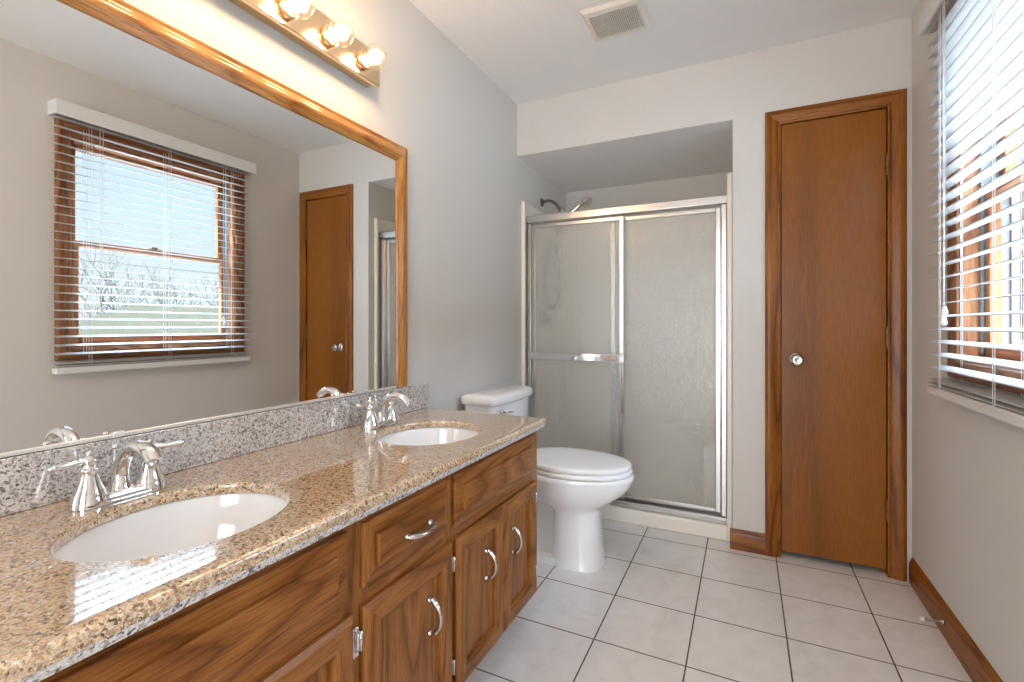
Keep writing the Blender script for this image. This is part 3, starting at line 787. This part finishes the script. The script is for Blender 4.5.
# ------------------------------------------------------------------ toilet
TC = 2.150
toilet = thing('toilet', (0.4, TC, 0), 'white two-piece toilet with closed lid between vanity and shower', 'toilet')
def egg(xb, xf, hw, z, n=48, split=0.42, pw=2.0):
    xc = xb + (xf - xb) * split; p = []
    for k in range(n):
        a = 2 * PI * k / n; c, s = math.cos(a), math.sin(a)
        e = 2 / pw
        cx_ = math.copysign(abs(c) ** e, c); sx_ = math.copysign(abs(s) ** e, s)
        p.append((xc + cx_ * ((xf - xc) if c > 0 else (xc - xb)), TC + hw * sx_, z))
    return p
mb = MB()
mb.loft([egg(0.405, 0.654, 0.110, 0.001, pw=2.9), egg(0.405, 0.654, 0.110, 0.010, pw=2.9), egg(0.412, 0.647, 0.105, 0.020, pw=2.9), egg(0.42, 0.640, 0.101, 0.10, pw=2.9), egg(0.42, 0.632, 0.098, 0.18, pw=2.8),
         egg(0.415, 0.628, 0.099, 0.245, pw=2.6), egg(0.385, 0.636, 0.116, 0.270, pw=2.4), egg(0.31, 0.690, 0.148, 0.300, pw=2.2), egg(0.25, 0.742, 0.172, 0.338), egg(0.225, 0.770, 0.182, 0.374), egg(0.22, 0.784, 0.187, 0.404),
         egg(0.22, 0.786, 0.188, 0.416), egg(0.225, 0.781, 0.184, 0.424), egg(0.24, 0.76, 0.165, 0.425)], True, True, True)
# trapway behind the pedestal and the foot
mb.loft([egg(0.09, 0.50, 0.060, 0.02, pw=3), egg(0.09, 0.50, 0.058, 0.10, pw=3), egg(0.08, 0.50, 0.062, 0.22, pw=3), egg(0.05, 0.46, 0.095, 0.33, pw=3), egg(0.03, 0.42, 0.13, 0.385, pw=3.2), egg(0.03, 0.40, 0.135, 0.405, pw=3.2)], True, True, True)
mb.loft([egg(0.09, 0.56, 0.104, 0.001, pw=3.4), egg(0.09, 0.56, 0.104, 0.022, pw=3.4), egg(0.095, 0.55, 0.098, 0.030, pw=3.4)], True, True, True)
mb.done('bowl', M['porcelain'], toilet, sharp=60)
def slabegg(name, xb, xf, hw, z0, z1, dome, mat_, pw=2.15, edge=0.010):
    mb = MB()
    mb.loft([egg(xb + 0.004, xf - 0.004, hw - 0.004, z0, pw=pw), egg(xb, xf, hw, z0 + 0.003, pw=pw), egg(xb, xf, hw, z1 - edge * 0.7, pw=pw), egg(xb + 0.003, xf - 0.003, hw - 0.003, z1 - edge * 0.3, pw=pw), egg(xb + edge, xf - edge, hw - edge, z1, pw=pw),
             egg(xb + 0.04, xf - 0.05, hw - 0.04, z1 + dome * 0.8, pw=pw), egg(xb + 0.12, xf - 0.16, hw - 0.12, z1 + dome, pw=pw)], True, True, True)
    return mb.done(name, mat_, toilet, sharp=60)
slabegg('seat', 0.262, 0.778, 0.184, 0.427, 0.448, 0.0, M['plastic'], edge=0.006)
slabegg('seat_lid', 0.258, 0.774, 0.182, 0.4505, 0.475, 0.003, M['plastic'])
for s in (-1, 1):
    mb = MB(); mb.lathe([(0.017, 0), (0.017, 0.012), (0.013, 0.020), (0.0, 0.021)], (0.245, TC + s * 0.075, 0.426), 'z', 18); mb.done('seat_hinge', M['plastic'], toilet)
    mb = MB(); mb.lathe([(0.016, 0), (0.016, 0.006), (0.011, 0.017), (0.0, 0.020)], (0.30, TC + s * 0.090, 0.030), 'z', 16); mb.done('bolt_cap', M['plastic'], toilet)
def tank_ring(x0, x1, hw, z, bow=0.02, n=10, r=0.03):
    p = []
    # back edge straight, front edge bowed, rounded corners
    def corner(cx_, cy_, a0, a1):
        for k in range(6):
            a = a0 + (a1 - a0) * k / 5; p.append((cx_ + r * math.cos(a), TC + cy_ + r * math.sin(a), z))
    corner(x0 + r, -hw + r, PI, 1.5 * PI)
    corner(x1 - bow - r, -hw + r, 1.5 * PI, 2 * PI - 0.3)
    for k in range(1, n):
        t = -1 + 2 * k / n; p.append((x1 - bow * t * t, TC + (hw - r) * t * 0.985, z))
    corner(x1 - bow - r, hw - r, 0.3, PI / 2)
    corner(x0 + r, hw - r, PI / 2, PI)
    return p
mb = MB()
mb.loft([tank_ring(0.045, 0.185, 0.190, 0.412, r=0.035), tank_ring(0.035, 0.198, 0.200, 0.43, r=0.035), tank_ring(0.030, 0.208, 0.212, 0.60, r=0.032), tank_ring(0.028, 0.212, 0.217, 0.725, r=0.030)], True, True, True)
tank = mb.done('tank', M['porcelain'], toilet, sharp=60)
mb = MB()
mb.loft([tank_ring(0.022, 0.222, 0.226, 0.7255, r=0.028), tank_ring(0.018, 0.226, 0.230, 0.731, r=0.028), tank_ring(0.018, 0.226, 0.230, 0.756, r=0.028), tank_ring(0.021, 0.222, 0.226, 0.763, r=0.028), tank_ring(0.034, 0.204, 0.210, 0.7705, r=0.026), tank_ring(0.055, 0.180, 0.185, 0.773, r=0.02)], True, True, True)
mb.done('tank_lid', M['porcelain'], toilet, sharp=60)
mb = MB(); mb.lathe([(0.012, -0.004), (0.012, 0.006), (0.008, 0.010), (0.0, 0.011)], (0.205, TC - 0.150, 0.690), 'x', 18)
mb.tube([(0.222, TC - 0.150, 0.690), (0.226, TC - 0.125, 0.688), (0.224, TC - 0.085, 0.682)], [0.006, 0.0055, 0.008], 10, True, [1, 0.8, 0.6])
mb.done('flush_lever', M['chrome'], tank)

# ------------------------------------------------------------------ shower stall
stall = thing('shower_stall', (0.588, 2.66, 0), 'almond fiberglass shower stall with raised curb and molded seat, set in the alcove', 'shower')
FY = 2.660
mb = MB()
e = 0.0015
# side, back and right walls with front flanges
mb.box(e, 0.012, FY, ALB - 0.03, 0.08, 1.86, 0.004, 2)
mb.box(e, 0.026, FY - 0.012, FY + 0.014, 0.0015, 1.853, 0.008, 3)
mb.box(ALX - 0.012, ALX - e, FY, ALB - 0.03, 0.08, 1.868, 0.004, 2)
mb.box(ALX - 0.028, ALX - e, FY - 0.012, FY + 0.014, 0.0015, 1.868, 0.008, 3)
mb.box(e, ALX - e, ALB - 0.012, ALB - e, 0.03, 1.865, 0.004, 2)
mb.box(0.012, ALX - 0.012, ALB - 0.050, ALB - 0.010, 0.03, 1.535, 0.012, 3)
mb.done('wall_panels', M['almond'], stall)
mb = MB()
mb.box(0.012, ALX - 0.012, FY - 0.004, FY + 0.115, 0.001, 0.081, 0.010, 3)
mb.box(0.012, ALX - 0.012, FY + 0.10, ALB - 0.04, 0.001, 0.04, 0.008, 2)
mb.done('pan', M['almond'], stall)
mb = MB()
pr = [(ALX - 0.013, ALB - 0.05), (0.62, ALB - 0.05)]
for k in range(13):
    a = k / 12 * PI / 2
    pr.append((0.62 + 0.40 * math.sin(a), 3.43 - 0.50 * (1 - math.cos(a))))
pr.append((ALX - 0.013, 2.93))
mb.prism(pr, 2, 0.041, 0.425)
tops = [f for f in mb.bm.faces if abs(f.normal.z) > 0.9 and f.calc_center_median().z > 0.3]
bmesh.ops.recalc_face_normals(mb.bm, faces=mb.bm.faces)
es = [ed for ed in mb.bm.edges if all(abs(v.co.z - 0.425) < 1e-4 for v in ed.verts)]
bmesh.ops.bevel(mb.bm, geom=es, offset=0.03, segments=4, profile=0.5, affect='EDGES')
for f in mb.bm.faces: f.smooth = True
mb.done('molded_seat', M['almond'], stall, sharp=50)
mb = MB(); mb.lathe([(0.045, 0), (0.045, 0.003), (0.0, 0.004)], (0.58, 3.07, 0.0405), 'z', 24); mb.done('drain', M['chrome'], stall)

encl = thing('shower_door_set', (0.588, 2.72, 0.081), 'chrome-framed sliding shower doors of obscure rain glass on the almond curb', 'shower door')
SY = 2.712
mb = MB(); mb.box(0.0125, ALX - 0.0125, SY - 0.030, SY + 0.030, 1.722, 1.768, 0.006, 3); mb.done('header', M['alu'], encl)
mb = MB()
mb.box(0.028, ALX - 0.028, SY - 0.030, SY + 0.030, 0.0815, 0.092, 0.002, 1); mb.box(0.028, ALX - 0.028, SY - 0.030, SY - 0.024, 0.092, 0.112, 0.002, 1)
mb.box(0.028, ALX - 0.028, SY - 0.001, SY + 0.001, 0.092, 0.108); mb.box(0.028, ALX - 0.028, SY + 0.024, SY + 0.030, 0.092, 0.118)
mb.done('bottom_track', M['alu'], encl)
for x0, x1 in ((0.028, 0.052), (1.120, 1.147)):
    mb = MB(); mb.box(x0, x1, SY - 0.026, SY + 0.026, 0.113, 1.7215, 0.004, 2); mb.done('jamb', M['alu'], encl)
def shower_door(x0, x1, y, lab, st=0.026):
    mb = MB(); z0, z1 = 0.1195, 1.713
    mb.box(x0, x0 + st, y - 0.008, y + 0.008, z0, z1, 0.003, 2); mb.box(x1 - st, x1, y - 0.008, y + 0.008, z0, z1, 0.003, 2)
    mb.box(x0 + st, x1 - st, y - 0.008, y + 0.008, z0, z0 + 0.022, 0.003, 2); mb.box(x0 + st, x1 - st, y - 0.008, y + 0.008, z1 - 0.022, z1, 0.003, 2)
    d = mb.done('door_panel', M['alu'], encl, label=lab)
    mb = MB(); mb.box(x0 + st - 0.004, x1 - st + 0.004, y - 0.0025, y + 0.0025, z0 + 0.018, z1 - 0.018); mb.done('rain_glass_pane', M['rain'], d)
    return d
d1 = shower_door(0.054, 0.619, SY - 0.014, 'outer sliding panel with the towel bar')
d2 = shower_door(0.538, 1.118, SY + 0.014, 'inner sliding panel')
mb = MB()
mb.box(0.072, 0.612, SY - 0.062, SY - 0.052, 0.893, 0.935, 0.003, 2)
mb.box(0.054, 0.078, SY - 0.064, SY - 0.0222, 0.890, 0.938, 0.003, 2); mb.box(0.600, 0.630, SY - 0.064, SY - 0.0222, 0.889, 0.941, 0.003, 2)
mb.done('towel_bar', M['chrome'], d1)
mb = MB(); mb.box(0.607, 0.619, SY - 0.034, SY - 0.0222, 0.55, 0.885, 0.004, 2); mb.done('stile_reflection', M['chrome'], d1)  # chrome strip standing for a reflection on the stile

sh = thing('handheld_shower', (0.0, 2.985, 1.90), 'chrome shower arm with handheld spray head and looping hose above the sliding doors', 'shower head')
YS = 2.985
mb = MB(); mb.lathe([(0.030, 0.0005), (0.030, 0.004), (0.022, 0.009), (0.014, 0.013)], (0.0, YS, 1.925), 'x', 24); mb.done('flange', M['darkmetal'], sh)
mb = MB(); arm = smooth_path([(0.006, YS, 1.925), (0.05, YS, 1.930), (0.095, YS, 1.910), (0.128, YS, 1.868), (0.148, YS, 1.845)], 6); mb.tube(arm, 0.0105, 14); mb.done('arm', M['darkmetal'], sh)
mb = MB(); mb.lathe([(0.015, 0), (0.019, 0.006), (0.019, 0.03), (0.013, 0.036)], (0.140, YS, 1.855), (Vector((0, 1, 0)), Vector((0.8, 0, 0.6)).cross(Vector((0, 1, 0))) * 0 + Vector((0.77, 0, 0.64)), Vector((0.64, 0, -0.77))), 18)
mb.sphere((0.166, YS, 1.826), 0.020, 10); mb.done('bracket', M['chrome'], sh)
mb = MB(); wp = smooth_path([(0.160, YS, 1.800), (0.185, YS + 0.002, 1.820), (0.225, YS + 0.006, 1.848), (0.262, YS + 0.01, 1.878), (0.290, YS + 0.01, 1.890)], 5)
mb.tube(wp, lerp_list([0.010, 0.0125, 0.0135, 0.0135, 0.017], len(wp)), 14)
ax3 = Vector((0.62, -0.20, -0.76)).normalized(); ax1 = ax3.cross(Vector((0, 1, 0))).normalized(); ax2 = ax3.cross(ax1)
mb.lathe([(0.0, -0.026), (0.018, -0.022), (0.034, -0.010), (0.040, 0.004), (0.040, 0.010), (0.034, 0.014), (0.0, 0.015)], (0.308, YS + 0.01, 1.894), (ax1, ax2, ax3), 24)
mb.done('spray_head', M['nickel'], sh)
mb = MB(); hp = smooth_path([(0.160, YS, 1.802), (0.140, YS, 1.74), (0.085, YS, 1.66), (0.035, YS, 1.50), (0.025, YS, 1.34), (0.055, YS, 1.215), (0.105, YS + 0.005, 1.235), (0.128, YS + 0.005, 1.36), (0.115, YS + 0.005, 1.52), (0.100, YS, 1.66), (0.118, YS, 1.80), (0.136, YS, 1.846)], 8)
mb.tube(hp, 0.0085, 10); mb.done('hose', M['darkmetal'], sh)
va = thing('shower_valve', (0.012, 2.975, 1.12), 'round chrome shower valve with lever behind the sliding glass', 'shower valve')
mb = MB(); mb.lathe([(0.075, 0.0005), (0.075, 0.003), (0.060, 0.009), (0.030, 0.012), (0.026, 0.03), (0.0, 0.031)], (0.012, 2.975, 1.14), 'x', 30); mb.done('plate', M['chrome'], va)
mb = MB(); mb.lathe([(0.022, 0), (0.026, 0.012), (0.022, 0.04), (0.0, 0.042)], (0.042, 2.975, 1.14), 'x', 20); mb.tube([(0.070, 2.975, 1.14), (0.078, 2.975, 1.10), (0.080, 2.975, 1.065)], [0.009, 0.008, 0.009], 10); mb.done('handle', M['chrome'], va)

# ------------------------------------------------------------------ ceiling vent
vent = thing('ceiling_vent', (0.73, 2.05, H), 'cream square exhaust fan grille on the ceiling above the toilet', 'vent')
mb = MB(); vx0, vx1, vy0, vy1 = 0.606, 0.856, 1.936, 2.172
vb = [(vx0, vx1, vy0, vy1, H - 0.0008), (vx0, vx1, vy0, vy1, H - 0.006), (vx0 + 0.012, vx1 - 0.012, vy0 + 0.012, vy1 - 0.012, H - 0.016), (vx0 + 0.022, vx1 - 0.022, vy0 + 0.040, vy1 - 0.030, H - 0.017), (vx0 + 0.022, vx1 - 0.022, vy0 + 0.040, vy1 - 0.030, H - 0.0075)]
mb.loft([[(a, c, z), (b, c, z), (b, d, z), (a, d, z)] for a, b, c, d, z in vb], False, False, False)
mb.done('vent_frame', M['ventw'], vent)
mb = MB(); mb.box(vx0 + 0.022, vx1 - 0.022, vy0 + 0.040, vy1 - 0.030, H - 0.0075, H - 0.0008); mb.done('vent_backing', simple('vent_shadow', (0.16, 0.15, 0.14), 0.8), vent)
mb = MB(); ng = 24
for k in range(ng + 1):
    x = vx0 + 0.024 + (vx1 - vx0 - 0.050) * k / ng
    mb.box(x - 0.0022, x + 0.0022, vy0 + 0.040, vy1 - 0.030, H - 0.0165, H - 0.0076)
ym = (vy0 + vy1) / 2 + 0.005
mb.done('vent_grille', M['ventw'], vent)

# ------------------------------------------------------------------ door stop
ds = thing('door_stop', (W - 0.016, 2.176, 0.055), 'small metal spring door stop screwed to the wood baseboard under the window', 'door stop')
xs = W - 0.0145
mb = MB(); mb.lathe([(0.009, 0.0), (0.009, 0.004), (0.006, 0.007)], (xs - 0.0005, 2.176, 0.055), (Vector((0, 1, 0)), Vector((0, 0, 1)), Vector((-1, 0, 0))), 16); mb.done('base', M['nickel'], ds)
mb = MB(); hx = []
for k in range(120):
    a = k / 119 * 2 * PI * 13; u = 0.006 + 0.050 * k / 119
    hx.append((xs - u, 2.176 + 0.0042 * math.cos(a), 0.055 + 0.0042 * math.sin(a) - 0.03 * (u / 0.06) ** 2 * 0.2))
mb.tube(hx, 0.0011, 5); mb.done('spring', M['nickel'], ds)
mb = MB(); mb.lathe([(0.0055, 0.0), (0.0075, 0.002), (0.0075, 0.010), (0.005, 0.012)], (xs - 0.055, 2.176, 0.050), (Vector((0, 1, 0)), Vector((0, 0, 1)), Vector((-1, 0, 0))), 14); mb.done('rubber_tip', M['rubber'], ds)

# ------------------------------------------------------------------ outdoors
GZ = -3.0
mb = MB(); mb.box(2.05, 160, -80, 140, GZ - 0.2, GZ); g = mb.done('ground', M['lawn']); struct(g)
house = thing('neighbor_house', (14, 10, GZ), 'house with a broad grey-brown hip roof outside the window', 'house')
A = (11.3, 5.9, 0.0); Pk = (14.0, 7.35, 1.70); Q = (14.0, 12.5, 1.70)
x1h, y1h = 22.0, 14.5
ze = 0.0
mb = MB()
a0 = (10.3, 4.95, ze); a1 = (19.0, 4.95, ze); a2 = (19.0, 16.5, ze); a3 = (10.3, 16.5, ze)
r0 = (14.3, 7.55, 1.72); r1 = (14.3, 13.8, 1.72); 
mb.poly([a0, a3, r1, r0]); mb.poly([a1, a0, r0]); mb.poly([a2, a1, r0, r1]); mb.poly([a3, a2, r1]); mb.poly([a0, a1, a2, a3])
mb.box(a0[0], a1[0], a0[1], a2[1], ze - 0.2, ze - 0.001)
mb.done('roof', M['roof'], house)
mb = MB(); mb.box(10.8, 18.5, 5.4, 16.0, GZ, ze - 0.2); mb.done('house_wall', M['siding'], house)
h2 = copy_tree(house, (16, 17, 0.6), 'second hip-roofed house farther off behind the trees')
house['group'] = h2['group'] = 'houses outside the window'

# projecting wing of the same house, seen obliquely through the window
wing = thing('house_wing', (3.25, 5.2, GZ), 'cream sided wing of the house projecting outside beyond the window', 'building')
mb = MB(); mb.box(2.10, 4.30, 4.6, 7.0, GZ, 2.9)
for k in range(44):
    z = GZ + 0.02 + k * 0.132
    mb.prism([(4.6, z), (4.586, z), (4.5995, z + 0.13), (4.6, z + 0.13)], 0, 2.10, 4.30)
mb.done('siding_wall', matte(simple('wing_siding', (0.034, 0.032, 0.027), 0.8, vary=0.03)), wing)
mb = MB()
for x0, x1, z0, z1 in ((2.58, 2.64, 1.0, 2.3), (3.22, 3.28, 1.0, 2.3), (2.90, 2.96, 1.0, 2.3)): mb.box(x0, x1, 4.555, 4.590, z0, z1, 0.004, 1)
for z0, z1 in ((0.94, 1.0), (2.3, 2.36), (1.62, 1.66)): mb.box(2.58, 3.28, 4.555, 4.590, z0, z1, 0.004, 1)
wf = mb.done('window_frame', matte(simple('wing_trim', (0.048, 0.048, 0.046), 0.6)), wing)
mb = MB(); mb.box(2.64, 3.22, 4.572, 4.582, 1.0, 2.3); mb.done('pane', matte(simple('wing_glass', (0.006, 0.014, 0.013), 0.3)), wf)
random.seed(5)
def make_tree(x, y, h, name_label, seed):
    rnd = random.Random(seed)
    root = thing('bare_tree', (x, y, GZ), name_label, 'tree', 'bare trees outside the window')
    mb = MB()
    def grow(p, d, L, r, lev):
        pts = [p]; dd = d.copy()
        for k in range(3):
            dd = (dd + Vector((rnd.uniform(-.15, .15), rnd.uniform(-.15, .15), rnd.uniform(0, .12)))).normalized()
            pts.append(pts[-1] + dd * L / 3)
        mb.tube(pts, [r, r * .88, r * .76, r * .62], 5 if lev > 1 else 7)
        if lev >= 4: return
        nb = 3 if lev < 4 else 2
        for k in range(nb):
            a = 2 * PI * k / nb + rnd.uniform(-.5, .5); sp_ = rnd.uniform(.45, .8)
            s1_ = dd.cross(Vector((0.3, 0.2, 1))).normalized() if abs(dd.z) < .99 else Vector((1, 0, 0)); s2_ = dd.cross(s1_)
            nd = (dd + (s1_ * math.cos(a) + s2_ * math.sin(a)) * sp_).normalized()
            grow(pts[-1] if k else pts[2] * .5 + pts[3] * .5, nd, L * rnd.uniform(.66, .82), r * .58, lev + 1)
    grow(Vector((x, y, GZ)), Vector((0, 0, 1)), h * 0.33, h * 0.018, 0)
    mb.done('branches', M['bark'], root, fix=False)
    return root
TREES = [(30, 12.6, 8.2, 'bare tree behind the roof at the tassel side of the window'), (34, 16.6, 9.0, 'tall bare tree behind the ridge of the grey roof'),
         (24, 12.0, 6.6, 'bare tree standing next to the tall one behind the roof'), (36, 20.5, 8.0, 'bare tree over the long slope of the roof'),
         (44, 30, 9.5, 'distant bare tree beside the second house'), (46, 23.0, 8.6, 'distant bare tree between the two roofs')]
for i, (x, y, h, l) in enumerate(TREES): make_tree(x, y, h, l, 11 + i)
# hazy belt of distant brushwood: uncountable twigs
mb = MB(); rnd = random.Random(3)
for k in range(700):
    y = rnd.uniform(5, 90); x = 62 + rnd.uniform(-6, 6); hh = rnd.uniform(3.0, 7.0)
    mb.tube([(x, y, GZ), (x + rnd.uniform(-.6, .6), y + rnd.uniform(-1.0, 1.0), GZ + hh)], [0.06, 0.01], 3)
o = mb.done('distant_brushwood', M['bark'], origin=(62, 45, GZ), fix=False); tag(o, 'far belt of bare winter brushwood along the horizon outside', 'trees'); o['kind'] = 'stuff'
